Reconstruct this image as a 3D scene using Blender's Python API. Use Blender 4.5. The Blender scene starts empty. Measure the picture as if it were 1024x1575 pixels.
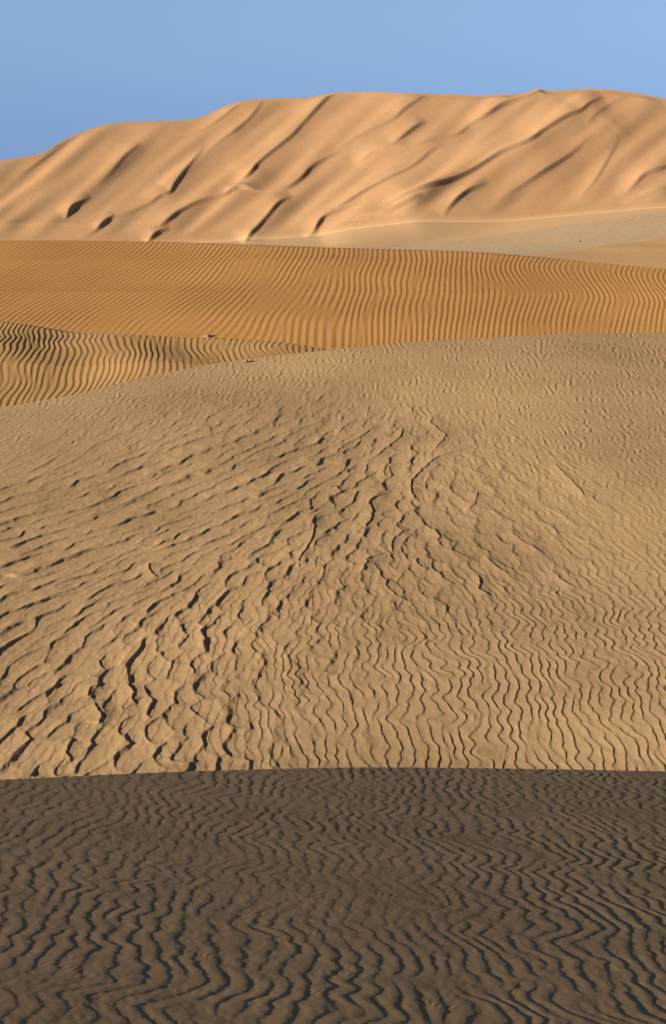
import bpy, math, numpy as np
from mathutils import Vector

# ------------------------------------------------------------------ camera
F = 3000.0            # focal length in photo pixels (photo 1024 x 1575)
HORIZON = 312.0       # photo row of the true horizon
PITCH = math.atan((787.5 - HORIZON) / F)
scene = bpy.context.scene
cam_d = bpy.data.cameras.new('camera')
cam_d.sensor_fit = 'HORIZONTAL'
cam_d.sensor_width = 24.0
cam_d.lens = 24.0 * F / 1024.0
cam_d.clip_start = 0.1
cam_d.clip_end = 60000.0
cam = bpy.data.objects.new('camera', cam_d)
scene.collection.objects.link(cam)
cam.location = (0, 0, 0)
cam.rotation_euler = (math.pi / 2 - PITCH, 0, 0)
scene.camera = cam

# ------------------------------------------------------------------ light
SUN_EL = math.radians(12.0)
SUN_BACK = math.radians(25.0)      # low sun behind the photographer's left shoulder
sd = Vector((-math.cos(SUN_EL) * math.cos(SUN_BACK), -math.cos(SUN_EL) * math.sin(SUN_BACK), math.sin(SUN_EL)))
sun_d = bpy.data.lights.new('sun', 'SUN')
sun_d.energy = 5.0
sun_d.angle = math.radians(0.5)
sun_d.color = (1.0, 0.90, 0.76)
sun = bpy.data.objects.new('sun', sun_d)
scene.collection.objects.link(sun)
sun.rotation_euler = sd.to_track_quat('Z', 'Y').to_euler()
sun.location = (-30, -10, 30)

world = bpy.data.worlds.new('World')
scene.world = world
world.use_nodes = True
nt = world.node_tree
nt.nodes.clear()
N = nt.nodes.new
tc = N('ShaderNodeTexCoord')
sep = N('ShaderNodeSeparateXYZ')
mul = N('ShaderNodeMath'); mul.operation = 'MULTIPLY_ADD'
mul.inputs[1].default_value = 1.2
mul.inputs[2].default_value = 0.20
comb = N('ShaderNodeCombineXYZ')
nrm = N('ShaderNodeVectorMath'); nrm.operation = 'NORMALIZE'
sky = N('ShaderNodeTexSky'); sky.sky_type = 'NISHITA'
sky.sun_disc = False
sky.sun_elevation = SUN_EL
sky.sun_rotation = math.atan2(sd.x, sd.y)
sky.air_density = 1.0
sky.dust_density = 0.3
sky.ozone_density = 2.0
bg = N('ShaderNodeBackground'); bg.inputs['Strength'].default_value = 0.055
out = N('ShaderNodeOutputWorld')
L = nt.links.new
L(tc.outputs['Generated'], sep.inputs[0])
L(sep.outputs['Z'], mul.inputs[0])
L(sep.outputs['X'], comb.inputs[0]); L(sep.outputs['Y'], comb.inputs[1]); L(mul.outputs[0], comb.inputs[2])
L(comb.outputs[0], nrm.inputs[0]); L(nrm.outputs[0], sky.inputs['Vector'])
# the band just above the horizon is the brightest part of this clear sky
ramp = N('ShaderNodeValToRGB'); ramp.color_ramp.interpolation = 'EASE'
ce = ramp.color_ramp.elements
ce[0].position = 0.0; ce[0].color = (0.58, 0.58, 0.75, 1)
ce[1].position = 1.0; ce[1].color = (0.15, 0.15, 0.17, 1)
x_ = ce.new(0.11); x_.color = (0.99, 0.93, 0.97, 1)
x_ = ce.new(0.35); x_.color = (0.21, 0.21, 0.23, 1)
vm = N('ShaderNodeVectorMath'); vm.operation = 'MULTIPLY'
vm2 = N('ShaderNodeVectorMath'); vm2.operation = 'SCALE'; vm2.inputs['Scale'].default_value = 2.3
L(sep.outputs['Z'], ramp.inputs[0]); L(ramp.outputs[0], vm.inputs[0]); L(sky.outputs[0], vm.inputs[1])
L(vm.outputs[0], vm2.inputs[0]); L(vm2.outputs[0], bg.inputs['Color']); L(bg.outputs[0], out.inputs['Surface'])

vs = scene.view_settings
vs.view_transform = 'Standard'
vs.look = 'None'
vs.exposure = 0.85
vs.gamma = 1.0
scene.render.engine = 'CYCLES'
scene.cycles.max_bounces = 6
scene.cycles.diffuse_bounces = 4

# ------------------------------------------------------------------ helpers
def ae(u, v):
    """photo pixel -> X/Y and Z/Y of its sight line"""
    u = np.asarray(u, float); v = np.asarray(v, float)
    p = (787.5 - v) / F
    dy = math.cos(PITCH) + p * math.sin(PITCH)
    dz = -math.sin(PITCH) + p * math.cos(PITCH)
    return (u - 512) / F / dy, dz / dy

def tab(pts):
    p = sorted(pts)
    xs = np.array([q[0] for q in p], float); ys = np.array([q[1] for q in p], float)
    return lambda x: np.interp(x, xs, ys)

def smooth_tab(pts, sig=14):
    f = tab(pts)
    g = np.arange(-3000, 4200, 4.0)
    r = int(sig * 3 / 4) + 1
    k = np.exp(-0.5 * (np.arange(-r, r + 1) * 4 / sig) ** 2); k /= k.sum()
    vals = np.convolve(np.pad(f(g), r, 'edge'), k, 'valid')
    return lambda x: np.interp(x, g, vals)

def smoothstep(a, b, x):
    t = np.clip((x - a) / (b - a), 0, 1)
    return t * t * (3 - 2 * t)

class Tex:
    """periodic field on world plan coordinates"""
    def __init__(s, x0, y0, lx, ly, nx, ny):
        s.x0, s.y0, s.lx, s.ly, s.nx, s.ny = x0, y0, lx, ly, nx, ny
        s.kx = (np.fft.fftfreq(nx, lx / nx) * 2 * np.pi).astype(np.float32)[None, :]
        s.ky = (np.fft.fftfreq(ny, ly / ny) * 2 * np.pi).astype(np.float32)[:, None]
    def grid(s):
        return np.meshgrid(s.x0 + np.arange(s.nx) * s.lx / s.nx, s.y0 + np.arange(s.ny) * s.ly / s.ny)
    def noise(s, rng, sx, sy):
        W = np.fft.fft2(rng.standard_normal((s.ny, s.nx)))
        A = np.fft.ifft2(W * np.exp(-0.5 * ((s.kx * sx) ** 2 + (s.ky * sy) ** 2))).real
        return A / A.std()
    def white(s, rng):
        return np.fft.fft2(rng.standard_normal((s.ny, s.nx)) + 1j * rng.standard_normal((s.ny, s.nx)))
    def band(s, W, lam, th, bx, by):
        """narrow band complex field: crests spaced lam, wave vector turned by th"""
        k0 = 2 * np.pi / lam
        c, n = math.cos(th), math.sin(th)
        ka = s.kx * c + s.ky * n - k0
        kb = -s.kx * n + s.ky * c
        A = np.fft.ifft2(W * np.exp(-0.5 * ((ka / (bx * k0)) ** 2 + (kb / (by * k0)) ** 2)))
        return A / np.sqrt((np.abs(A) ** 2).mean())
    def bandmap(s, W, lam, thmap, bx, by, ths):
        """band field whose direction follows thmap (radians)"""
        A = np.zeros((s.ny, s.nx), complex)
        st = ths[1] - ths[0]
        for t in ths:
            w = np.clip(1 - np.abs(thmap - t) / st, 0, 1)
            if w.max() > 0:
                A += w * s.band(W, lam, t, bx, by)
        return A
    def sample(s, A, X, Y):
        fx = ((X - s.x0) / s.lx * s.nx) % s.nx
        fy = ((Y - s.y0) / s.ly * s.ny) % s.ny
        ix = np.floor(fx).astype(int); iy = np.floor(fy).astype(int)
        tx = fx - ix; ty = fy - iy
        ix %= s.nx; iy %= s.ny
        jx = (ix + 1) % s.nx; jy = (iy + 1) % s.ny
        return (A[iy, ix] * (1 - tx) * (1 - ty) + A[iy, jx] * tx * (1 - ty)
                + A[jy, ix] * (1 - tx) * ty + A[jy, jx] * tx * ty)

def saw(A, c=0.76, round_=0.5, pw=1.0):
    """wind ripple profile: long rise towards +phase, short lee face"""
    p = np.angle(A) / (2 * np.pi) + 0.5
    up = np.clip(p / c, 0, 1) ** pw
    up = (1 - round_) * up + round_ * (1 - np.cos(np.pi * np.clip(up, 0, 1))) / 2
    dn = (1 + np.cos(np.pi * np.clip((p - c) / (1 - c), 0, 1))) / 2
    return np.where(p < c, up, dn) - 0.5

def ridge(X, Y, line, H, Ls, Ll, ys=1.0, taper=0.28, pw=1.6, wide=5.0, part=0.5):
    """adds one crest: gentle flank to the left of the line, slip face to its right.
    ys stretches the plan in depth so that distances compare"""
    P = np.array(line, float)
    if P[-1, 1] < P[0, 1]:
        P = P[::-1]
    Q = P * np.array([1.0, ys])
    m = max(Ls, Ll * wide) * 1.05
    sel = (X > P[:, 0].min() - m) & (X < P[:, 0].max() + m) & (Y * ys > Q[:, 1].min() - m) & (Y * ys < Q[:, 1].max() + m)
    if not sel.any():
        return 0, None
    x = X[sel]; y = Y[sel] * ys
    best = np.full(x.shape, 1e18); sg = np.zeros(x.shape); tt = np.zeros(x.shape)
    seg = np.diff(Q, axis=0); ln = np.hypot(seg[:, 0], seg[:, 1]); tot = ln.sum(); acc = 0
    for i in range(len(seg)):
        dx, dy = seg[i] / max(ln[i], 1e-9)
        rx, ry = x - Q[i, 0], y - Q[i, 1]
        t = np.clip(rx * dx + ry * dy, 0, ln[i])
        ex, ey = rx - t * dx, ry - t * dy
        d = np.hypot(ex, ey)
        up = d < best
        best = np.where(up, d, best)
        sg = np.where(up, np.sign(rx * dy - ry * dx), sg)
        tt = np.where(up, (acc + t) / tot, tt)
        acc += ln[i]
    a = smoothstep(0, taper, tt) * smoothstep(0, taper, 1 - tt)
    st = np.clip(1 - best / (Ls * (.35 + .65 * a)), 0, 1) ** pw
    q = best / (Ll * (.35 + .65 * a))
    le = part * np.clip(1 - q, 0, 1) + (1 - part) * np.clip(1 - q / wide, 0, 1) ** 1.4
    h = H * a * np.where(sg < 0, st, le)
    return h, sel

def smooth_line(P, n=5):
    """Catmull-Rom through the points"""
    P = np.array(P, float)
    if len(P) < 3: return P
    E = np.vstack([2 * P[0] - P[1], P, 2 * P[-1] - P[-2]])
    o = []
    for i in range(1, len(E) - 2):
        for k in range(n):
            t = k / n
            o.append(0.5 * (2 * E[i] + (E[i + 1] - E[i - 1]) * t + (2 * E[i - 1] - 5 * E[i] + 4 * E[i + 1] - E[i + 2]) * t * t
                            + (3 * E[i] - E[i - 1] - 3 * E[i + 1] + E[i + 2]) * t ** 3))
    o.append(P[-1])
    return np.array(o)

def grid_mesh(name, X, Y, Z, mat):
    ny, nx = X.shape
    co = np.stack([X, Y, Z], -1).reshape(-1, 3).astype(np.float32)
    idx = np.arange(nx * ny, dtype=np.int32).reshape(ny, nx)
    q = np.stack([idx[:-1, :-1], idx[:-1, 1:], idx[1:, 1:], idx[1:, :-1]], -1).reshape(-1, 4)
    me = bpy.data.meshes.new(name)
    me.vertices.add(len(co)); me.vertices.foreach_set('co', co.ravel())
    me.loops.add(q.size); me.loops.foreach_set('vertex_index', q.ravel())
    me.polygons.add(len(q))
    me.polygons.foreach_set('loop_start', np.arange(0, q.size, 4, dtype=np.int32))
    me.polygons.foreach_set('loop_total', np.full(len(q), 4, dtype=np.int32))
    me.polygons.foreach_set('use_smooth', np.ones(len(q), dtype=bool))
    me.update()
    me.materials.append(mat)
    o = bpy.data.objects.new(name, me)
    scene.collection.objects.link(o)
    return o

def terrain(o, label, cat):
    o['kind'] = 'structure'; o['label'] = label; o['category'] = cat
    return o

def columns(step, lo=-30, hi=1054, reach=1500, grow=1.12):
    c = list(np.arange(lo, hi, step))
    d, a, b = step, lo, hi
    L_, R_ = [], []
    while a > -reach:
        d *= grow; a -= d; L_.append(a)
    d = step
    while b < 1024 + reach:
        R_.append(b); d *= grow; b += d
    return np.array(L_[::-1] + c + R_)

def face(cols, top, bottom, rows_n, Yof, back_c, back_n=26, back_len=None, back_slope=0.5, near_rows=None):
    """plan/height grid: visible face between rows bottom(u) and top(u), then the far side falling away.
    Yof(row, u) is the distance of that row"""
    s = np.linspace(0, 1, rows_n)[:, None]
    U = np.broadcast_to(cols[None, :], (rows_n, len(cols)))
    V = bottom(cols)[None, :] * (1 - s) + top(cols)[None, :] * s
    Yv = Yof(V, U)
    a, e = ae(U, V)
    X = a * Yv; Z = e * Yv
    # far side
    d = (np.linspace(0, 1, back_n + 1)[1:] ** 1.8)[:, None] * back_len
    y1 = Yv[-1][None, :]; z1 = Z[-1][None, :]; a1 = a[-1][None, :]; e1 = e[-1][None, :]
    dk = (back_slope) / (2 * back_c)
    zb = z1 + e1 * d - np.where(d < dk, back_c * d * d, back_c * dk * dk + back_slope * (d - dk))
    yb = y1 + d
    X = np.vstack([X, a1 * yb]); Y = np.vstack([Yv, yb]); Z = np.vstack([Z, zb])
    U2 = np.vstack([U, np.repeat(U[-1:], back_n, 0)]); V2 = np.vstack([V, np.repeat(V[-1:], back_n, 0)])
    return X, Y, Z, U2, V2

# ------------------------------------------------------------------ materials
def sand(name, col, dark, light, grain, scale, bump=0.2, rough=0.95, streak=None, fine=True):
    """sand: base colour with two scales of drifted tint and a granular bump (lengths in metres)"""
    m = bpy.data.materials.new(name); m.use_nodes = True
    t = m.node_tree; t.nodes.clear(); n = t.nodes.new; l = t.links.new
    o = n('ShaderNodeOutputMaterial'); b = n('ShaderNodeBsdfPrincipled')
    b.inputs['Roughness'].default_value = rough
    b.inputs['Specular IOR Level'].default_value = 0.12
    g = n('ShaderNodeTexCoord')
    n1 = n('ShaderNodeTexNoise'); n1.inputs['Scale'].default_value = 1 / scale; n1.inputs['Detail'].default_value = 4
    n2 = n('ShaderNodeTexNoise'); n2.inputs['Scale'].default_value = 1 / grain; n2.inputs['Detail'].default_value = 3
    n2.inputs['Roughness'].default_value = 0.7
    mp = n('ShaderNodeMapping')
    if streak: mp.inputs['Scale'].default_value = streak
    l(g.outputs['Object'], mp.inputs[0]); l(mp.outputs[0], n1.inputs['Vector']); l(g.outputs['Object'], n2.inputs['Vector'])
    r1 = n('ShaderNodeValToRGB')
    r1.color_ramp.elements[0].position = 0.3; r1.color_ramp.elements[0].color = (*dark, 1)
    r1.color_ramp.elements[1].position = 0.7; r1.color_ramp.elements[1].color = (*light, 1)
    el = r1.color_ramp.elements.new(0.5); el.color = (*col, 1)
    l(n1.outputs['Fac'], r1.inputs[0])
    mr = n('ShaderNodeMapRange'); mr.inputs['From Min'].default_value = 0.25; mr.inputs['From Max'].default_value = 0.75
    mr.inputs['To Min'].default_value = 0.84; mr.inputs['To Max'].default_value = 1.16
    l(n2.outputs['Fac'], mr.inputs[0])
    mx = n('ShaderNodeMix'); mx.data_type = 'RGBA'; mx.blend_type = 'MULTIPLY'; mx.inputs[0].default_value = 1
    l(r1.outputs[0], mx.inputs[6]); l(mr.outputs[0], mx.inputs[7])
    l(mx.outputs[2], b.inputs['Base Color'])
    bp = n('ShaderNodeBump'); bp.inputs['Strength'].default_value = bump; bp.inputs['Distance'].default_value = grain * 0.25
    l(n2.outputs['Fac'], bp.inputs['Height']); l(bp.outputs[0], b.inputs['Normal'])
    l(b.outputs[0], o.inputs[0])
    return m

def tint(c, f, g=1.0, h=1.0):
    return (c[0] * f, c[1] * f * g, c[2] * f * h)

C_MID = (0.49, 0.31, 0.152)
C_ORG = (0.53, 0.262, 0.080)
C_FAR = (0.56, 0.32, 0.155)
M_FORE = sand('shaded_sand', C_MID, tint(C_MID, 0.9), tint(C_MID, 1.08), 0.006, 0.9, 0.5)
M_MID = sand('tan_sand', C_MID, tint(C_MID, 0.9, 0.99, 0.97), tint(C_MID, 1.08), 0.02, 2.5, 0.45)
M_RIP = sand('orange_sand', C_ORG, tint(C_ORG, 0.92), tint(C_ORG, 1.08), 0.07, 6.0, 0.3)
M_LEFT = sand('ochre_sand', (0.46, 0.258, 0.098), (0.43, 0.24, 0.09), (0.48, 0.275, 0.11), 0.05, 4.0, 0.3)
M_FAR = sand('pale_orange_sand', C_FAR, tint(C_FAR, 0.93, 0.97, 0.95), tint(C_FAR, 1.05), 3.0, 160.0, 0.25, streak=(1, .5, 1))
M_PLAIN = sand('gravel', (0.70, 0.49, 0.28), (0.66, 0.475, 0.285), (0.74, 0.48, 0.25), 6.0, 260.0, 0.3, streak=(.35, 1.2, 1))
M_PATCH = sand('golden_sand', (0.76, 0.45, 0.18), (0.72, 0.42, 0.165), (0.78, 0.47, 0.20), 0.6, 20.0, 0.3)

# ------------------------------------------------------------------ foreground dune, in the shade
rng = np.random.default_rng(7)
fore_crest = smooth_tab([(-1500, 1230), (0, 1199), (60, 1196), (180, 1190), (300, 1186), (430, 1183), (560, 1181), (700, 1182), (850, 1184), (1024, 1187), (2500, 1200)], 40)
def fY(V, U):
    """distance on a slope that falls away from the camera and to the right, away from the sun"""
    a, e = ae(U, V)
    q = -0.175; p = -0.09
    return -1.6 / np.minimum(e - q - p * a, -0.03)
cols = columns(1.0, lo=-420, hi=1450, reach=1900, grow=1.06)
X, Y, Z, U, V = face(cols, fore_crest, lambda u: np.full(np.shape(u), 1640.0), 640, fY, 0.03, back_n=40, back_len=5.5, back_slope=0.42)
# the near part under the camera, coarser
s = np.linspace(2900, 1640.5, 60)[:-1, None]
Un = np.broadcast_to(cols[None, :], (len(s), len(cols))); Vn = np.broadcast_to(s, Un.shape)
a_, e_ = ae(Un, Vn); Yn = fY(Vn, Un)
X = np.vstack([a_ * Yn, X]); Z = np.vstack([e_ * Yn, Z]); Y = np.vstack([Yn, Y]); U = np.vstack([Un, U]); V = np.vstack([Vn, V])
T = Tex(-9, 0, 18, 26, 2304, 1500)
gx, gy = T.grid()
lam = 0.082
W = T.white(rng)
w_big = T.noise(rng, 0.30, 0.22); w_mid = T.noise(rng, 0.11, 0.075); w_fin = T.noise(rng, 0.05, 0.03)
lo = T.noise(rng, 0.35, 0.5)
A = T.band(W, lam, 0.0, 0.14, 0.07)
amp = np.abs(A)
Xw = X - 0.010 * X * X + 0.046 * T.sample(w_big, X, Y) + 0.019 * T.sample(w_mid, X, Y) + 0.006 * T.sample(w_fin, X, Y)
Ar = T.sample(A.real, Xw, Y) + 1j * T.sample(A.imag, Xw, Y)
env = np.clip(np.abs(Ar) * 1.3, 0, 1.0) ** 0.8
loS = T.sample(lo, X, Y)
h = 0.0013 * env * (0.95 + 0.2 * loS) * (1 + 2.2 * np.clip(X / Y, -.3, .3)) * (0.6 * saw(Ar, 0.80, 0.8) + 0.4 * saw(Ar, 0.60, 1.0))
# faint cross ripples between the main crests
Bf = T.band(T.white(rng), 0.028, -0.85, 0.22, 0.25)
Bx = X + 0.02 * T.sample(w_fin, X, Y)
hb = T.sample(Bf.real, Bx, Y) * smoothstep(-1.0, 1.2, T.sample(w_mid, X * 1.3 + 2, Y)) * smoothstep(14, 8, Y)
h += 0.00034 * hb
h += 0.0012 * T.sample(T.noise(rng, 0.5, 0.5), X, Y) * 0.8
h += 0.00022 * T.sample(w_fin, X * 1.7, Y) + 0.00016 * T.sample(T.noise(rng, 0.008, 0.014), X, Y)
Z = Z + h - 0.0012 * X * X + 0.0010 * (np.minimum(Y, 16) - 12) ** 2
terrain(grid_mesh('foreground_dune', X, Y, Z, M_FORE), 'shaded brown dune slope with dark zigzag wind ripples nearest the camera', 'dune')

# ------------------------------------------------------------------ middle dune, sunlit
mid_crest = smooth_tab([(-1500, 700), (-200, 650), (0, 626), (60, 617), (120, 606), (160, 595), (240, 572), (330, 556), (400, 548), (520, 540), (620, 531), (800, 519), (1024, 508), (2400, 480)], 18)
mY = smooth_tab([(1500, 12.3), (1300, 15.6), (1200, 17.8), (1100, 19.3), (1000, 21.2), (850, 24.6), (700, 28.8), (600, 32.4), (540, 34.8), (508, 36.3), (440, 39.6)], 22)
cols = columns(1.0, lo=-200, hi=1230, reach=1500, grow=1.06)
X, Y, Z, U, V = face(cols, mid_crest, lambda u: np.full(np.shape(u), 1225.0), 800, lambda v, u: mY(v), 0.03, back_n=40, back_len=9.0, back_slope=0.5)
Yl = np.linspace(13.0, Y[0, 0] - 0.1, 24)[:, None] * np.ones((1, len(cols)))
X = np.vstack([X[0] / Y[0] * Yl, X]); Z = np.vstack([np.repeat(Z[:1], 24, 0) - 0.02 * (Y[0] - Yl), Z]); Y = np.vstack([Yl, Y])
U = np.vstack([np.repeat(U[:1], 24, 0), U]); V = np.vstack([np.full((24, len(cols)), 1226.), V])
rng = np.random.default_rng(21)
KM = 1.35          # everything above and below for this dune is laid out at 1/KM of its size
T = Tex(-15, 12, 30, 38, 3000, 1500)
gx, gy = T.grid()
gu = 512 + F * gx / np.maximum(gy, 1) * 0.995
vt = np.arange(1500, 400, -5.0)
gv = np.interp(gy, mY(vt), vt)
# control points in the photo: u, v, direction (deg), small ripple height, scallop height
CP = np.array([
 # u    v   dir small scal
 (900, 1150, 0, 1.0, 0.0), (700, 1150, 0, 1.0, 0.0), (520, 1150, 4, .8, .1), (990, 980, 0, 1.0, 0.0), (800, 1010, 0, 1.0, .0),
 (640, 1040, 0, 1.0, .05), (420, 1060, 8, .9, .25), (300, 1150, 0, .5, .7), (120, 1150, -8, .35, 1.1), (60, 1040, -14, .3, 1.1),
 (230, 1030, 0, .45, .9), (330, 960, -6, .6, .7), (480, 960, 0, .9, .35), (150, 900, -28, .3, 1.1), (40, 850, -33, .3, .9),
 (300, 850, -28, .35, 1.0), (450, 850, -20, .35, .9), (560, 880, 0, .5, .5), (660, 880, 12, .45, .4), (780, 900, 14, .6, .3), (900, 900, 8, .8, .1),
 (200, 750, -36, .12, .8), (60, 760, -36, .12, .5), (330, 720, -36, .1, .9), (450, 690, -32, .12, .9), (560, 720, -14, .15, .8), (620, 800, -6, .25, .6),
 (740, 800, 12, .35, .4), (850, 820, 16, .45, .4), (960, 800, 8, .8, .05), (720, 720, 8, .4, .3), (820, 680, 8, .6, .1), (980, 680, 0, .65, 0.0),
 (60, 680, -16, .45, 0.0), (200, 640, -12, .45, 0.0), (350, 620, -10, .42, .0), (500, 600, -6, .45, .05), (650, 600, 0, .5, .05), (850, 600, 0, .62, 0), (1000, 560, 0, .5, 0),
 (400, 570, -6, .5, .2), (640, 550, 0, .4, 0)], float)
wsum = 0; acc = [0, 0, 0]
gu_s = gu[::6, ::6]; gv_s = gv[::6, ::6]
for c in CP:
    w = np.exp(-0.5 * (((gu_s - c[0]) / 75) ** 2 + ((gv_s - c[1]) / 55) ** 2)) + 1e-9 / (1 + ((gu_s - c[0]) / 300) ** 2 + ((gv_s - c[1]) / 300) ** 2)
    wsum = wsum + w
    for k in range(3): acc[k] = acc[k] + w * c[2 + k]
def up(a):
    return np.repeat(np.repeat(a, 6, 0), 6, 1)[:T.ny, :T.nx]
thm, ksm, kla = [up(a / wsum) for a in acc]
sm = lambda a, sx=.05, sy=.12: np.fft.ifft2(np.fft.fft2(a) * np.exp(-0.5 * ((T.kx * sx) ** 2 + (T.ky * sy) ** 2))).real
ksm = np.clip(sm(ksm), 0, 2); kla = np.clip(sm(kla), 0, 2)
thr = np.radians(thm)
thr = np.where(thr < -.1, thr * 1.33 + .03, thr)
ths = np.radians(np.arange(-60, 30, 10))
W = T.white(rng)
A1 = T.bandmap(W, 0.116, thr * 0.8, 0.2, 0.10, ths)          # ripples
A1s = T.bandmap(T.white(rng), 0.105, thr * 0.8, 0.28, 0.24, ths)   # short broken crests
A3 = T.bandmap(T.white(rng), 0.14, thr, 0.26, 0.13, ths)        # smaller scallops
# scour hollows: each a shallow dish with a steep wall upwind (left) and a long floor rising downwind;
# the lower envelope of the dishes leaves the sharp scalloped crests between them
PIT = np.full((T.ny, T.nx), 9.0)
pr_ = np.random.default_rng(4)
acc_ = []
gX = gx[0]; gY_ = gy[:, 0]
cu = pr_.uniform(-260, 960, 26000); cY = pr_.uniform(16.5, 32.5, 26000)
cX = (cu - 512) / F * cY
ci = np.clip(((cX - T.x0) / T.lx * T.nx).astype(int), 0, T.nx - 1); cj = np.clip(((cY - T.y0) / T.ly * T.ny).astype(int), 0, T.ny - 1)
px_, py_, pt_, pL, pS = [], [], [], [], []
for k in range(len(cu)):
    kk = kla[cj[k], ci[k]]
    if kk < 0.12: continue
    t = thr[cj[k], ci[k]]
    fan_ = min(max((-t - .2) / .5, 0), 1)
    big = pr_.choice([0.6, 0.9, 1.25], p=[.5, .35, .15])
    Lk = 0.36 * big; Sk = (0.62 + 0.75 * fan_) * big ** .8
    c_, n_ = math.cos(t), math.sin(t)
    if px_:
        dx = np.array(px_) - cX[k]; dy = np.array(py_) - cY[k]
        dn = dx * c_ + dy * n_; ds = -dx * n_ + dy * c_
        if (((dn / (0.5 * (Lk + np.array(pL)))) ** 2 + (ds / (0.5 * (Sk + np.array(pS)))) ** 2) < 0.7).any(): continue
    px_.append(cX[k]); py_.append(cY[k]); pt_.append(t); pL.append(Lk); pS.append(Sk)
wx = 0.020 * T.noise(rng, 0.08, 0.10) + 0.005 * T.noise(rng, 0.03, 0.04); wy = 0.04 * T.noise(rng, 0.08, 0.1)
for x0_, y0_, t, Lk, Sk in zip(px_, py_, pt_, pL, pS):
    t = t + pr_.normal(0, .07)
    c_, n_ = math.cos(t), math.sin(t)
    rx_ = 1.9 * Lk * abs(c_) + 1.5 * Sk * abs(n_); ry_ = 1.9 * Lk * abs(n_) + 1.5 * Sk * abs(c_)
    i0, i1 = int((x0_ - rx_ - T.x0) / T.lx * T.nx), int((x0_ + rx_ - T.x0) / T.lx * T.nx) + 1
    j0, j1 = int((y0_ - ry_ - T.y0) / T.ly * T.ny), int((y0_ + ry_ - T.y0) / T.ly * T.ny) + 1
    i0, j0 = max(i0, 0), max(j0, 0)
    if i1 <= i0 or j1 <= j0: continue
    sl = (slice(j0, j1), slice(i0, i1))
    dx = gX[None, i0:i1] - x0_ + wx[sl]; dy = gY_[j0:j1, None] - y0_ + wy[sl]
    dn = dx * c_ + dy * n_; ds = -dx * n_ + dy * c_
    dn = dn - 0.10 * Lk - 0.55 * Lk * (ds / Sk) ** 2          # the upwind wall bows to the left
    dn = np.where(dn < 0, np.minimum(dn, 0), dn)
    f = np.where(dn < 0, (np.abs(dn) / (0.13 * Lk)) ** 1.4, (np.abs(dn) / (0.86 * Lk)) ** 2.3) + 0.7 * (np.abs(ds) / (0.62 * Sk)) ** 2.4
    f = f * (Lk / 0.36) ** .7 + pr_.normal(0, .07)
    PIT[sl] = np.minimum(PIT[sl], f)
PIT = np.clip(PIT, -0.3, 1.35)
w1 = T.noise(rng, 0.34, 0.26); w2 = T.noise(rng, 0.12, 0.09); w3 = T.noise(rng, 0.06, 0.045)
S = lambda a, x=None: T.sample(a, X if x is None else x, Y)
ks = S(ksm); kl = S(kla)
wA = 0.036 * S(w1) + 0.027 * S(w2) + 0.009 * S(w3)
Xw = X + wA * np.clip(ks * 1.2, 0.25, 1)
fan = smoothstep(-.25, -.65, S(thr))
Xl = X + (1 - .3 * fan) * (0.05 * S(w1) + 0.05 * S(w2) + 0.012 * S(w3))
a1 = S(A1.real, Xw) + 1j * S(A1.imag, Xw)
a1s = S(A1s.real, Xw) + 1j * S(A1s.imag, Xw)
a3 = S(A3.real, Xl) + 1j * S(A3.imag, Xl)
farw = smoothstep(900, 720, V) * smoothstep(0.95, 0.5, ks)       # far and left: crests break up
e1 = np.clip(np.abs(a1) * 1.4, 0, 1); e1s = np.clip(np.abs(a1s) - 0.5, 0, 1.1) * 1.4
h = 0.0059 * np.clip(ks, 0, 1.1) * ((1 - farw) * e1 * saw(a1, 0.82, .2, 1.5) + farw * e1s * saw(a1s, 0.76, .5) * 1.6)
e3 = np.clip(np.abs(a3) * 1.1 - 0.35, 0, 1.15)
h += 0.0134 * (1 + .08 * fan) * np.clip(kl * 1.5, 0, 1.1) * (S(PIT) - 0.5)
h += 0.0012 * np.clip(kl * 1.4, 0, 1.1) * e3 * saw(a3, 0.87, .05, 3.4)
macro = 0.035 * S(T.noise(rng, 1.2, 1.6)) + 0.005 * kl * S(T.noise(rng, 0.3, 0.5))
h += 0.0006 * S(w3) + 0.0005 * S(T.noise(rng, 0.014, 0.03))

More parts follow.
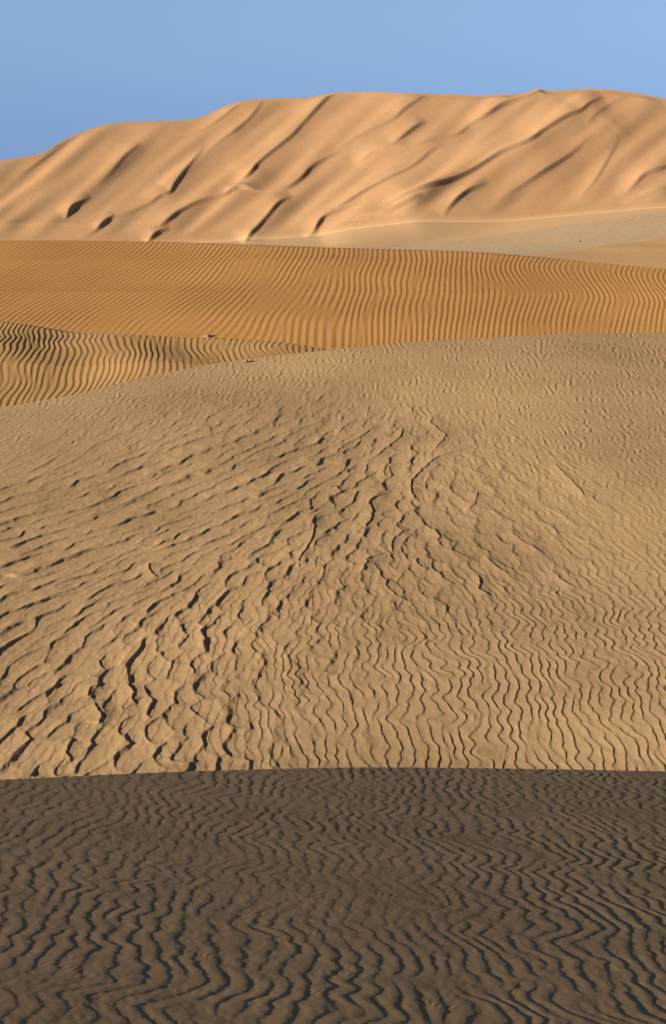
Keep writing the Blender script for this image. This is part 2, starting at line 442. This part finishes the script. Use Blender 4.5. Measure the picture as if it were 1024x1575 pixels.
def z2(pts, ox, oy):   # points read off a 2x enlargement whose corner is (ox, oy)
    return [(ox + p[0] / 2, oy + p[1] / 2) for p in pts]
CR = []
B = (512, 600)
for pts, H in [
 ([(238, 42), (243, 60)], 1.0), ([(330, 60), (300, 80), (312, 100), (345, 128), (322, 158), (305, 185)], 1.1),
 ([(450, 165), (390, 175), (335, 190), (300, 210), (268, 240), (240, 272), (240, 300), (252, 328), (295, 352)], 1.35),
 ([(212, 92), (207, 125), (180, 150), (150, 175), (105, 210)], 1.2), ([(172, 208), (155, 240), (166, 262)], 1.0),
 ([(160, 97), (118, 105), (85, 130), (40, 152), (15, 172), (-5, 195)], 1.1), ([(85, 78), (45, 92), (8, 125)], 1.0),
 ([(170, 275), (110, 300), (45, 318), (0, 345)], .8), ([(190, 303), (140, 318), (108, 340), (120, 370), (110, 400), (86, 438)], 1.3),
 ([(240, 418), (210, 435), (182, 462), (180, 510)], 1.1), ([(165, 503), (112, 520), (96, 545), (84, 575)], 1.3),
 ([(305, 412), (322, 440), (322, 465), (345, 482)], 1.2), ([(445, 300), (436, 335), (410, 370)], 1.0), ([(385, 375), (360, 400)], .7),
 ([(680, 215), (700, 250), (740, 290), (778, 342)], 1.1), ([(258, 512), (256, 530), (270, 548), (300, 552)], 1.1),
 ([(330, 555), (332, 575), (350, 592), (380, 605)], 1.0), ([(437, 562), (452, 590), (450, 618), (492, 640)], 1.2),
 ([(175, 580), (160, 600), (170, 622), (205, 650), (240, 662)], 1.0), ([(250, 617), (252, 645), (292, 660)], 1.0),
 ([(465, 505), (500, 540), (548, 572)], 1.1), ([(430, 488), (465, 505)], .8), ([(540, 415), (572, 452), (622, 482), (662, 505)], 1.0),
 ([(470, 388), (505, 400), (540, 415)], .8),  
 ([(668, 540), (705, 585), (760, 612)], 1.0), ([(690, 480), (725, 508), (762, 525)], .8), ([(775, 508), (830, 530), (878, 580)], .8),
 ([(720, 355), (760, 385), (790, 410), (850, 440)], .8), ([(880, 340), (910, 375), (950, 400), (960, 420)], .7), ([(820, 515), (850, 545), (885, 590)], .8),
 ([(270, 160), (320, 145), (355, 140)], .8), ([(330, 270), (345, 290)], .9), ([(545, 632), (560, 665)], .8), ([(180, 400), (210, 385), (240, 395)], .6)]:
    CR.append((z2(pts, *B), H))
B = (0, 600)
for pts, H in [
 ([(380, 245), (450, 220), (540, 190), (600, 182)], .8), ([(660, 205), (668, 185), (720, 175), (745, 165)], .9), ([(860, 150), (920, 115), (980, 92), (1024, 84)], .8),
 ([(750, 275), (762, 250), (800, 225), (850, 187)], 1.1), ([(530, 330), (580, 310), (640, 272), (664, 240)], 1.0), ([(300, 335), (350, 305), (420, 290), (520, 262)], .9),
 ([(0, 385), (80, 360), (150, 340), (215, 318)], .7), ([(20, 430), (90, 400), (150, 370), (182, 345)], .9), ([(865, 250), (885, 228), (908, 202), (930, 198)], 1.1),
 ([(960, 240), (975, 215), (1015, 198)], 1.0), ([(775, 282), (790, 308)], 1.1), ([(640, 270), (690, 268)], .7), ([(330, 435), (400, 405), (450, 378), (560, 362)], .9),
 ([(190, 482), (192, 512)], 1.1), ([(100, 530), (190, 512)], .7), 
 ([(455, 528), (460, 560), (492, 580)], 1.2), ([(20, 580), (60, 560), (125, 522)], .9), ([(885, 400), (852, 440), (822, 490), (800, 532)], 1.1),
 ([(1024, 370), (968, 390), (965, 430), (950, 480), (925, 520), (920, 562)], 1.2), ([(795, 550), (780, 590), (742, 622)], .9), ([(700, 565), (702, 600)], .9),
 ([(830, 568), (842, 600), (890, 622)], .9), ([(970, 300), (910, 325), (860, 360), (820, 395)], .8), ([(265, 560), (270, 590), (230, 610)], .9), ([(320, 575), (280, 610), (290, 640)], .9),
 ([(450, 610), (420, 640), (370, 665)], .9), ([(160, 640), (90, 670), (40, 692)], .8), ([(560, 345), (575, 385), (590, 425)], .8), ([(200, 430), (215, 445)], .8), ([(890, 500), (880, 530)], .8),
 ([(700, 300), (740, 285), (770, 282)], .7), ([(440, 345), (520, 325)], .7), ([(120, 455), (130, 475)], .8), ([(1024, 440), (975, 465), (960, 500)], .8), ([(625, 305), (635, 318)], .9)]:
    CR.append((z2(pts, *B), H))
B = (0, 900)
for pts, H in [
 ([(445, 242), (480, 262), (515, 262)], 1.2), ([(262, 135), (285, 140)], .8),
 ([(272, 348), (276, 320), (318, 295)], 1.3), ([(380, 298), (410, 325), (405, 350), (425, 365)], 1.3), ([(295, 442), (310, 405), (296, 380), (290, 352)], 1.3), ([(148, 372), (168, 335), (200, 310)], 1.1),
 ([(130, 282), (162, 240), (222, 195)], 1.1), ([(198, 282), (210, 255), (240, 245)], 1.1), ([(105, 442), (150, 405), (200, 375)], 1.0), ([(420, 522), (418, 490), (452, 455)], 1.2),
 ([(375, 497), (375, 475), (412, 455)], 1.1), ([(222, 552), (203, 515), (228, 468)], 1.3), ([(15, 565), (50, 530), (105, 505)], 1.2), ([(-5, 595), (35, 575), (75, 565)], 1.1), ([(165, 470), (185, 500), (200, 515)], .9),
 ([(550, 412), (552, 445), (600, 478), (612, 502)], 1.2), ([(612, 500), (632, 472)], .9), ([(640, 285), (655, 320), (660, 350)], 1.0), ([(660, 350), (740, 375), (792, 412)], .9), ([(720, 190), (750, 220), (762, 242)], 1.1),
 ([(555, 188), (553, 212), (578, 228)], 1.1), ([(668, 418), (680, 450)], 1.0), ([(862, 38), (880, 60), (912, 88)], 1.1), ([(985, 25), (973, 48), (1000, 78)], 1.2), ([(697, 60), (700, 82), (720, 92)], 1.0),
 ([(790, 345), (840, 330)], .8), ([(890, 420), (925, 450)], .9), ([(965, 415), (1000, 440)], .9), ([(315, 530), (325, 560)], .9), ([(0, 290), (30, 262), (60, 245)], 1.0), ([(105, 335), (145, 305), (185, 290)], .9),
 ([(0, 245), (60, 185)], .9), ([(5, 400), (50, 365)], .9), ([(350, 120), (375, 130)], .8), ([(340, 425), (350, 445)], .9), ([(470, 375), (520, 400)], .9), ([(430, 355), (470, 330), (520, 325)], .8), ([(155, 430), (185, 452)], .9),
 ([(65, 565), (160, 560), (170, 575)], .8), ([(60, 120), (30, 150), (0, 165)], .9), ([(195, 130), (250, 145), (300, 152)], .8)]:
    CR.append((z2(pts, *B), H))
jr = np.random.default_rng(5)
hk = np.zeros_like(X)
for pts, H in CR:
    if np.min([p[1] for p in pts]) > 900 and H < 1.25 or (max(p[0] for p in pts) < 512 and H < 1.15): continue
    if max(p[0] for p in pts) > 512 and H < 1.0: continue
    P = smooth_line(pts, 5)
    P[1:-1, 0] += jr.normal(0, 1.0, len(P) - 2) if len(P) > 2 else 0
    Yp = mY(P[:, 1]); ap, _ = ae(P[:, 0], P[:, 1])
    line = np.stack([ap * Yp, Yp], -1)
    r, sel = ridge(X, Y, line, 0.0120 * H ** 1.3, 0.32, 0.020, ys=0.5, taper=.22, pw=3.8, wide=11.0, part=.62)
    if sel is not None:
        hk[sel] = np.maximum(hk[sel], r)
# near a traced crest the drifting sand buries the procedural one
bury = 1 - 0.55 * smoothstep(0.001, 0.004, np.abs(hk))
Z = Z + h * bury + hk + macro
X, Y, Z = X * KM, Y * KM, Z * KM
terrain(grid_mesh('middle_dune', X, Y, Z, M_MID), 'broad sunlit tan dune face carved with scalloped ridges and fine ripples', 'dune')

# ------------------------------------------------------------------ left dune behind it
lc = smooth_tab([(-1200, 470), (-200, 485), (0, 494), (60, 500), (130, 507), (240, 516), (330, 521), (420, 527), (520, 538), (620, 548), (800, 562), (2400, 620)], 20)
lY = tab([(760, 50), (640, 56), (560, 60.5), (520, 64), (494, 67), (440, 72)])
cols = columns(1.0, lo=-120, hi=700, reach=900, grow=1.06)
X, Y, Z, U, V = face(cols, lc, lambda u: np.full(np.shape(u), 680.0), 260, lambda v, u: lY(v), 0.02, back_n=30, back_len=9.0, back_slope=0.35)
rng = np.random.default_rng(33)
T = Tex(-25, 48, 45, 40, 2048, 1024)
W = T.white(rng); A = T.band(W, 0.205, 0.0, 0.12, 0.04)
w1 = T.noise(rng, 1.2, 0.9); w2 = T.noise(rng, 0.5, 0.5)
Xw = X + 0.10 * T.sample(w1, X, Y) + 0.05 * T.sample(w2, X, Y) + 0.9 * np.exp(-((V - lc(U)) / 26) ** 2) * 0.55
a = T.sample(A.real, Xw, Y) + 1j * T.sample(A.imag, Xw, Y)
Z = Z + 0.0135 * np.clip(np.abs(a) * 1.5, 0, 1) * saw(a, 0.66, .9) + 0.05 * T.sample(w1, Y, X)
terrain(grid_mesh('left_dune', X, Y, Z, M_LEFT), 'low ochre dune shoulder with upright ripples at the left edge', 'dune')

# ------------------------------------------------------------------ big rippled dune
rc = smooth_tab([(-1500, 366), (-200, 368), (0, 373), (120, 373), (240, 375), (350, 379), (500, 383), (600, 384), (700, 386), (800, 391), (900, 399), (1024, 412), (1200, 432), (2400, 520)], 30)
rY = tab([(700, 70), (560, 76), (535, 78), (500, 81.5), (450, 87), (400, 94), (372, 99), (340, 105)])
cols = columns(1.1, lo=-130, hi=1160, reach=1500, grow=1.06)
X, Y, Z, U, V = face(cols, rc, lambda u: np.full(np.shape(u), 590.0), 330, lambda v, u: rY(v), 0.006, back_n=40, back_len=55.0, back_slope=0.4)
rng = np.random.default_rng(41)
T = Tex(-45, 60, 90, 64, 2048, 1024)
gx, gy = T.grid()
W = T.white(rng); A = T.band(W, 0.30, 0.0, 0.08, 0.02)
w1 = T.noise(rng, 3.0, 2.4); w2 = T.noise(rng, 1.0, 1.2)
# how far each crest leans with depth, by column (metres right per metre deeper)
lean = smooth_tab([(-400, .32), (0, .30), (250, .24), (450, .10), (560, .04), (700, .12), (850, .22), (1024, .30), (1400, .3)], 60)
base = rY(455.0)
sh = lean(U) * (Y - base)
# near the crest on the right they turn back
turn = smoothstep(600, 880, U) * smoothstep(rc(U) + 62, rc(U) + 8, V) 
Xw = X + 0.2 * np.clip(X - 0.5, 0, None) - sh + 1.6 * turn + 0.08 * T.sample(w1, X, Y) + 0.05 * T.sample(w2, X, Y)
a = T.sample(A.real, Xw, Y) + 1j * T.sample(A.imag, Xw, Y)
foot = 1 - 0.6 * smoothstep(490, 525, V) * smoothstep(500, 250, U)
Z = Z + 0.0128 * foot * np.clip(np.abs(a) * 1.6, 0, 1) * saw(a, 0.62, 1.0) + 0.06 * T.sample(w1, X * .7 + 3, Y)
terrain(grid_mesh('rippled_dune', X, Y, Z, M_RIP), 'long orange dune with regular slanting ripples behind the middle dune', 'dune')

# ------------------------------------------------------------------ golden patch at the right, behind
gc = smooth_tab([(500, 402), (800, 393), (850, 389), (900, 381), (960, 373), (1024, 366), (1300, 350), (2400, 345)], 12)
cols = columns(4.0, lo=700, hi=1054, reach=1400)
cols = cols[cols > 560]
gY = tab([(480, 150), (400, 230), (365, 300), (340, 340)])
X, Y, Z, U, V = face(cols, gc, lambda u: np.full(np.shape(u), 470.0), 90, lambda v, u: gY(v), 0.003, back_n=20, back_len=90.0, back_slope=0.3)
rng = np.random.default_rng(9)
T = Tex(-200, 100, 400, 400, 512, 512)
Z = Z + 0.12 * T.sample(T.noise(rng, 6, 6), X, Y)
terrain(grid_mesh('golden_dune', X, Y, Z, M_PATCH), 'smooth golden dune flank at the right edge above the rippled dune', 'dune')

# ------------------------------------------------------------------ gravel plain
foot_row = smooth_tab([(-2500, 392), (0, 388), (400, 386), (512, 383), (620, 377), (760, 361), (850, 348), (1024, 327), (1300, 316), (3500, 314)], 25)
cols = columns(12.0, lo=-60, hi=1084, reach=2500, grow=1.15)
pr = smooth_tab([(470, 700), (430, 1000), (395, 1700), (383, 1950), (360, 2080), (345, 2150), (327, 2250), (318, 2320), (300, 2500)], 12)
top_row = lambda u: foot_row(u) + 0.3
X, Y, Z, U, V = face(cols, top_row, lambda u: np.full(np.shape(u), 470.0), 120, lambda v, u: pr(v), 0.0002, back_n=10, back_len=1500.0, back_slope=0.02)
T = Tex(-4000, 0, 8000, 8000, 512, 512)
rng = np.random.default_rng(90)
Z = Z + 0.5 * T.sample(T.noise(rng, 60, 60), X, Y)
terrain(grid_mesh('gravel_plain', X, Y, Z, M_PLAIN), 'flat grey gravel plain in front of the far dunes', 'plain')

# base ground reaching the horizon
gxx, gyy = np.meshgrid(np.linspace(-30000, 30000, 61), np.linspace(-10000, 50000, 61))
terrain(grid_mesh('ground', gxx, gyy, np.full(gxx.shape, -75.0), M_PLAIN), 'desert floor under the dunes reaching the horizon', 'ground')

# ------------------------------------------------------------------ far dune
sil = smooth_tab([(-900, 300), (-300, 275), (-60, 256), (0, 247), (45, 239), (66, 235), (90, 219), (120, 204), (165, 190), (200, 187), (290, 184), (315, 178), (345, 163), (375, 154), (430, 150),
                  (470, 150), (500, 145), (515, 142), (570, 140), (640, 143), (700, 145), (735, 147), (790, 145), (806, 142), (822, 138), (830, 135.5), (836, 139), (848, 139.5), (870, 138), (910, 136), (950, 138), (1000, 147), (1024, 152), (1300, 185), (2400, 260)], 3.5)
faceb = smooth_tab([(-900, 378), (0, 376), (300, 374), (500, 362), (620, 348), (780, 340), (1024, 318), (1400, 300)], 25)
def farY(V, U):
    b = faceb(U); f = foot_row(U)
    Yf = pr(f)                         # shore of the plain
    Yb = np.maximum(2330.0 + 0 * f, Yf + 3 * (f - b))           # gentle apron up to the foot of the face
    t = (b - V)
    face_ = Yb + 2.55 * np.maximum(t, 0) + 0.0016 * np.maximum(t, 0) ** 2
    apr = Yf + (Yb - Yf) * np.clip((f - V) / np.maximum(f - b, 1), 0, 1)
    apr = np.where(V > f, pr(V), apr)
    w = smoothstep(-4, 4, t)
    return apr * (1 - w) + face_ * w
cols = columns(1.15, lo=-20, hi=1044, reach=900, grow=1.1)
X, Y, Z, U, V = face(cols, sil, lambda u: foot_row(u) + 5, 430, farY, 0.002, back_n=24, back_len=900.0, back_slope=0.35)
Um, Vm = U, V
# relief is laid out on the face: x in photo columns, y in rows up the face (about 0.9 m and 2.7 m each)
KX = 0.95
P_x = U * KX; P_y = -V * 1.25
rl = np.zeros_like(X); rk = np.zeros_like(X); rw = np.zeros_like(X)
FR = [   # crest lines (photo column, row, strength), then width of the shaded flank and its depth
 ([(402,157,.2),(390,175,.5),(375,190,.5),(360,202,.6),(340,215,.3),(310,240,0)], 30, 1),
 ([(375,153,.3),(350,175,.4),(320,195,.3),(280,210,.2),(245,225,0)], 30, 1),
 ([(215,222,0),(205,232,.3),(190,245,.4),(170,268,.25),(145,290,0)], 28, 1),
 ([(320,215,0),(300,242,.35),(285,262,.55),(268,285,.75),(261,297,.7),(245,303,.7),(225,315,.35),(190,330,.3),(140,342,.25),(100,345,.25),(40,345,.3),(0,348,.5),(-60,352,.3)], 26, 1),
 ([(515,140,.5),(490,165,.8),(465,190,.6),(445,212,.7),(400,250,.8),(388,266,1.0),(376,277,.8),(355,284,.3),(330,292,0)], 48, 1.6),
 ([(540,225,0),(512,237,.4),(480,256,.7),(462,275,.8),(437,290,.5),(400,293,.3),(372,290,1),(357,294,1.2),(345,300,.9),(310,310,.7),(280,325,.7),(262,338,.8),(249,348,.5),(235,360,0)], 24, .8),
 ([(450,300,0),(428,315,.9),(410,335,.75),(395,352,.8),(384,363,.8),(375,374,0)], 26, 1),
 ([(140,304,0),(127,311,.5),(113,319,.8),(106,328,.9),(102,336,.4),(98,342,0)], 10, .3),
 ([(182,330,0),(168,337,.7),(156,347,1.0),(144,356,.4),(120,366,0)], 12, .35),
 ([(262,352,0),(245,358,.9),(234,365,1.0),(224,374,0)], 12, .35),
 ([(560,313,0),(522,325,.8),(500,334,.9),(489,346,1.0),(482,357,.5),(470,366,0)], 16, .6),
 ([(930,150,0),(907,165,.6),(892,180,.8),(872,190,1),(837,212,1),(812,230,1.1),(767,247,1.2),(727,270,1.1),(687,290,1.1),(647,305,1.3),(622,313,1.3),(590,325,.8),(555,338,.6),(520,350,.4),(490,362,0)], 100, 3.0),
 ([(648,314,0),(622,324,1.2),(598,332,1.5),(570,338,1.2),(540,344,.4),(520,350,0)], 18, .5),
 ([(838,136,.7),(812,150,.8),(772,165,1.1),(747,180,.9),(722,192,.4),(702,207,.6),(662,217,.8),(630,225,.6),(607,228,.8),(572,235,.7),(545,250,0)], 40, 1.4),
 ([(655,185,0),(640,195,.6),(625,207,.8),(607,222,.7),(590,236,0)], 28, 1.3),
 ([(690,215,0),(662,230,.4),(632,255,.5),(587,280,.6),(552,300,.8),(522,320,.7),(500,335,0)], 30, .9),
 ([(660,140,.2),(640,155,.5),(620,170,.7),(600,186,.5),(560,205,.35),(525,225,.3),(500,245,0)], 34, 1.2),
 ([(905,215,0),(885,235,.4),(862,252,.7),(838,268,.85),(812,284,.6),(785,300,.2),(765,312,0)], 60, 1.8),
 ([(750,290,0),(724,300,.9),(706,312,1.1),(690,326,.6),(678,338,0)], 44, 1.3),
 ([(1045,248,0),(1015,262,.9),(990,272,.9),(975,285,.5),(958,302,0)], 34, 1.3),
 ([(1045,288,0),(1010,295,.6),(985,303,.5),(955,314,0)], 30, 1),
 ([(955,205,0),(935,240,.35),(915,275,.35),(890,305,0)], 50, 1.2),
 ([(965,150,0),(940,160,.3),(912,185,.3),(900,200,0)], 40, 1.2),
 ([(100,222,0),(80,232,.3),(55,250,.3),(20,275,0)], 30, 1),
]
jr = np.random.default_rng(15)
def long_ridge(X, Y, line, hs, H1, H2, Ls, Ll, Lb, pw=1.5):
    m = max(Ls, Lb) * 1.02
    sel = (X > line[:, 0].min() - m) & (X < line[:, 0].max() + m) & (Y > line[:, 1].min() - m) & (Y < line[:, 1].max() + m)
    x = X[sel]; y = Y[sel]
    best = np.full(x.shape, 1e18); sg = np.ones(x.shape); hh = np.zeros(x.shape)
    for i in range(len(line) - 1):
        dx, dy = line[i + 1] - line[i]; ln = math.hypot(dx, dy); dx /= ln; dy /= ln
        rx, ry = x - line[i, 0], y - line[i, 1]
        t = np.clip(rx * dx + ry * dy, 0, ln)
        d = np.hypot(rx - t * dx, ry - t * dy)
        u = d < best
        best = np.where(u, d, best); sg = np.where(u, np.sign(rx * dy - ry * dx), sg)
        hh = np.where(u, hs[i] + (hs[i + 1] - hs[i]) * t / ln, hh)
    st = np.clip(1 - best / Ls, 0, 1) ** pw
    t1 = np.clip(1 - best / Ll, 0, 1); t2 = np.clip(1 - best / Lb, 0, 1) ** 1.5
    s1 = np.clip(1 - best / (Ls * .6), 0, 1) ** 2
    return np.where(sg < 0, H1 * s1, H1 * t1) * hh, np.where(sg < 0, H2 * st, H2 * t2) * hh, sel
for pts, Lb, dep in FR:
    P = smooth_line(pts, 5)[::-1].copy()
    P[:, 2] = np.clip(P[:, 2], 0, 1.6)
    line = np.stack([P[:, 0] * KX, -P[:, 1] * 1.25], -1)
    r, rb, sel = long_ridge(P_x, P_y, line, P[:, 2], 3.1, 3.2 * dep, 30 + 16 * dep, 5.0, Lb)
    rk[sel] = np.maximum(rk[sel], r); rw[sel] = np.maximum(rw[sel], rb)
def blur(a, s):
    r = int(3 * s) + 1
    k = np.exp(-0.5 * (np.arange(-r, r + 1) / s) ** 2); k /= k.sum()
    p = np.pad(a, r, 'edge')
    p = sum(k[i] * p[i:i + a.shape[0]] for i in range(2 * r + 1))
    return sum(k[i] * p[:, i:i + a.shape[1]] for i in range(2 * r + 1))
rl += blur(rk, 1.1) + blur(rw, 5.0)
rng = np.random.default_rng(77)
T = Tex(-1200, -2200, 2400, 2400, 1024, 1024)
up_ = smoothstep(0, 30, faceb(U) - V)
bandn = T.noise(rng, 22, 90)
q = P_x - 0.9 * P_y            # diagonal drift direction on the face
rl += 0.9 * up_ * T.sample(bandn, q * 0.8, P_y) + 1.0 * up_ * T.sample(T.noise(rng, 9, 36), q * 0.8, P_y)
edge = smoothstep(0, 10, V - sil(U))         # keep the skyline where it is
nb = X.shape[0] - 24
wgt = np.ones_like(X); wgt[:nb] = 0.15 + 0.85 * edge[:nb]; wgt[nb:] = 0.15
Z = Z + rl * wgt * smoothstep(0, 8, foot_row(U) - V) - 1.6 * smoothstep(-1.0, 4.0, V - foot_row(U))
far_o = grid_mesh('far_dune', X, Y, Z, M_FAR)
# brightness put into the colour: paler flat skirt at the foot, where low sun grazes
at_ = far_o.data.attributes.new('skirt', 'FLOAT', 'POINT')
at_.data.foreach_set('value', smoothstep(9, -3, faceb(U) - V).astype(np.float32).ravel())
mt = M_FAR.node_tree
bs = [n for n in mt.nodes if n.type == 'BSDF_PRINCIPLED'][0]
src_ = bs.inputs['Base Color'].links[0].from_socket
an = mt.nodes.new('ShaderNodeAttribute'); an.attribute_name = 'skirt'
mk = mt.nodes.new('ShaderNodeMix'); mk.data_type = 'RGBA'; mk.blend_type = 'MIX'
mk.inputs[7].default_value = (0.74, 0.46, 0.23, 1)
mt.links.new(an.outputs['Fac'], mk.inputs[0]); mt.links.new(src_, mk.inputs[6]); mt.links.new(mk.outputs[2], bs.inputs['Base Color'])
terrain(far_o, 'towering pale orange dune massif on the skyline with dark slip faces', 'dune')

# ------------------------------------------------------------------ hollow around the camera
gx, gy = np.meshgrid(np.linspace(-60, 60, 100), np.linspace(-60, 30, 80))
z = -8.5 + 0.3 * np.sin(gx * .13) * np.cos(gy * .11) - 0.004 * gx ** 2 * 0.2
terrain(grid_mesh('hollow_floor', gx, gy, z, M_MID), 'sand floor of the hollow around the camera', 'ground')

# ------------------------------------------------------------------ stones
def stone(name, u, v, Yd, size, col, dark, label, seed, group=None, lift=0.0):
    import bmesh
    bm = bmesh.new()
    bmesh.ops.create_icosphere(bm, subdivisions=3, radius=0.5)
    r = np.random.default_rng(seed)
    ax = r.normal(size=(9, 3)); ax /= np.linalg.norm(ax, axis=1)[:, None]
    dd = r.uniform(0.30, 0.44, 9)
    for vt_ in bm.verts:
        p = np.array(vt_.co)
        for k in range(9):
            d = p @ ax[k] - dd[k]
            if d > 0: p = p - ax[k] * d * 0.92
        p += 0.012 * np.sin(p * 23 + seed)
        vt_.co = Vector((p[0] * size[0], p[1] * size[1], p[2] * size[2]))
    for f in bm.faces: f.smooth = False
    me = bpy.data.meshes.new(name); bm.to_mesh(me); bm.free()
    m = sand(name + '_stone', col, dark, tint(col, 1.2), 0.02, 0.15, 0.6)
    me.materials.append(m)
    o = bpy.data.objects.new(name, me); scene.collection.objects.link(o)
    a_, e_ = ae(u, v)
    o.location = (float(a_) * Yd, Yd, float(e_) * Yd + lift)
    o.rotation_euler = (0.1, -0.25, 0.4)
    o['label'] = label; o['category'] = 'rock'
    return o
stone('rock', 319, 517.5, float(rY(517.5)) - 0.15, (0.36, 0.3, 0.2), (0.34, 0.26, 0.19), (0.26, 0.2, 0.15), 'pale angular stone lying alone at the foot of the rippled orange dune', 3)
stone('rock', 378, 555, float(mY(555)) * KM, (0.15, 0.11, 0.09), (0.26, 0.19, 0.13), (0.2, 0.15, 0.1), 'small brown stone on the crest of the middle dune', 5)
stone('boulder', 891, 370.5, float(pr(371)) - 4, (3.0, 2.4, 2.0), (0.16, 0.13, 0.10), (0.12, 0.1, 0.08), 'tiny dark boulder alone on the grey plain', 8)
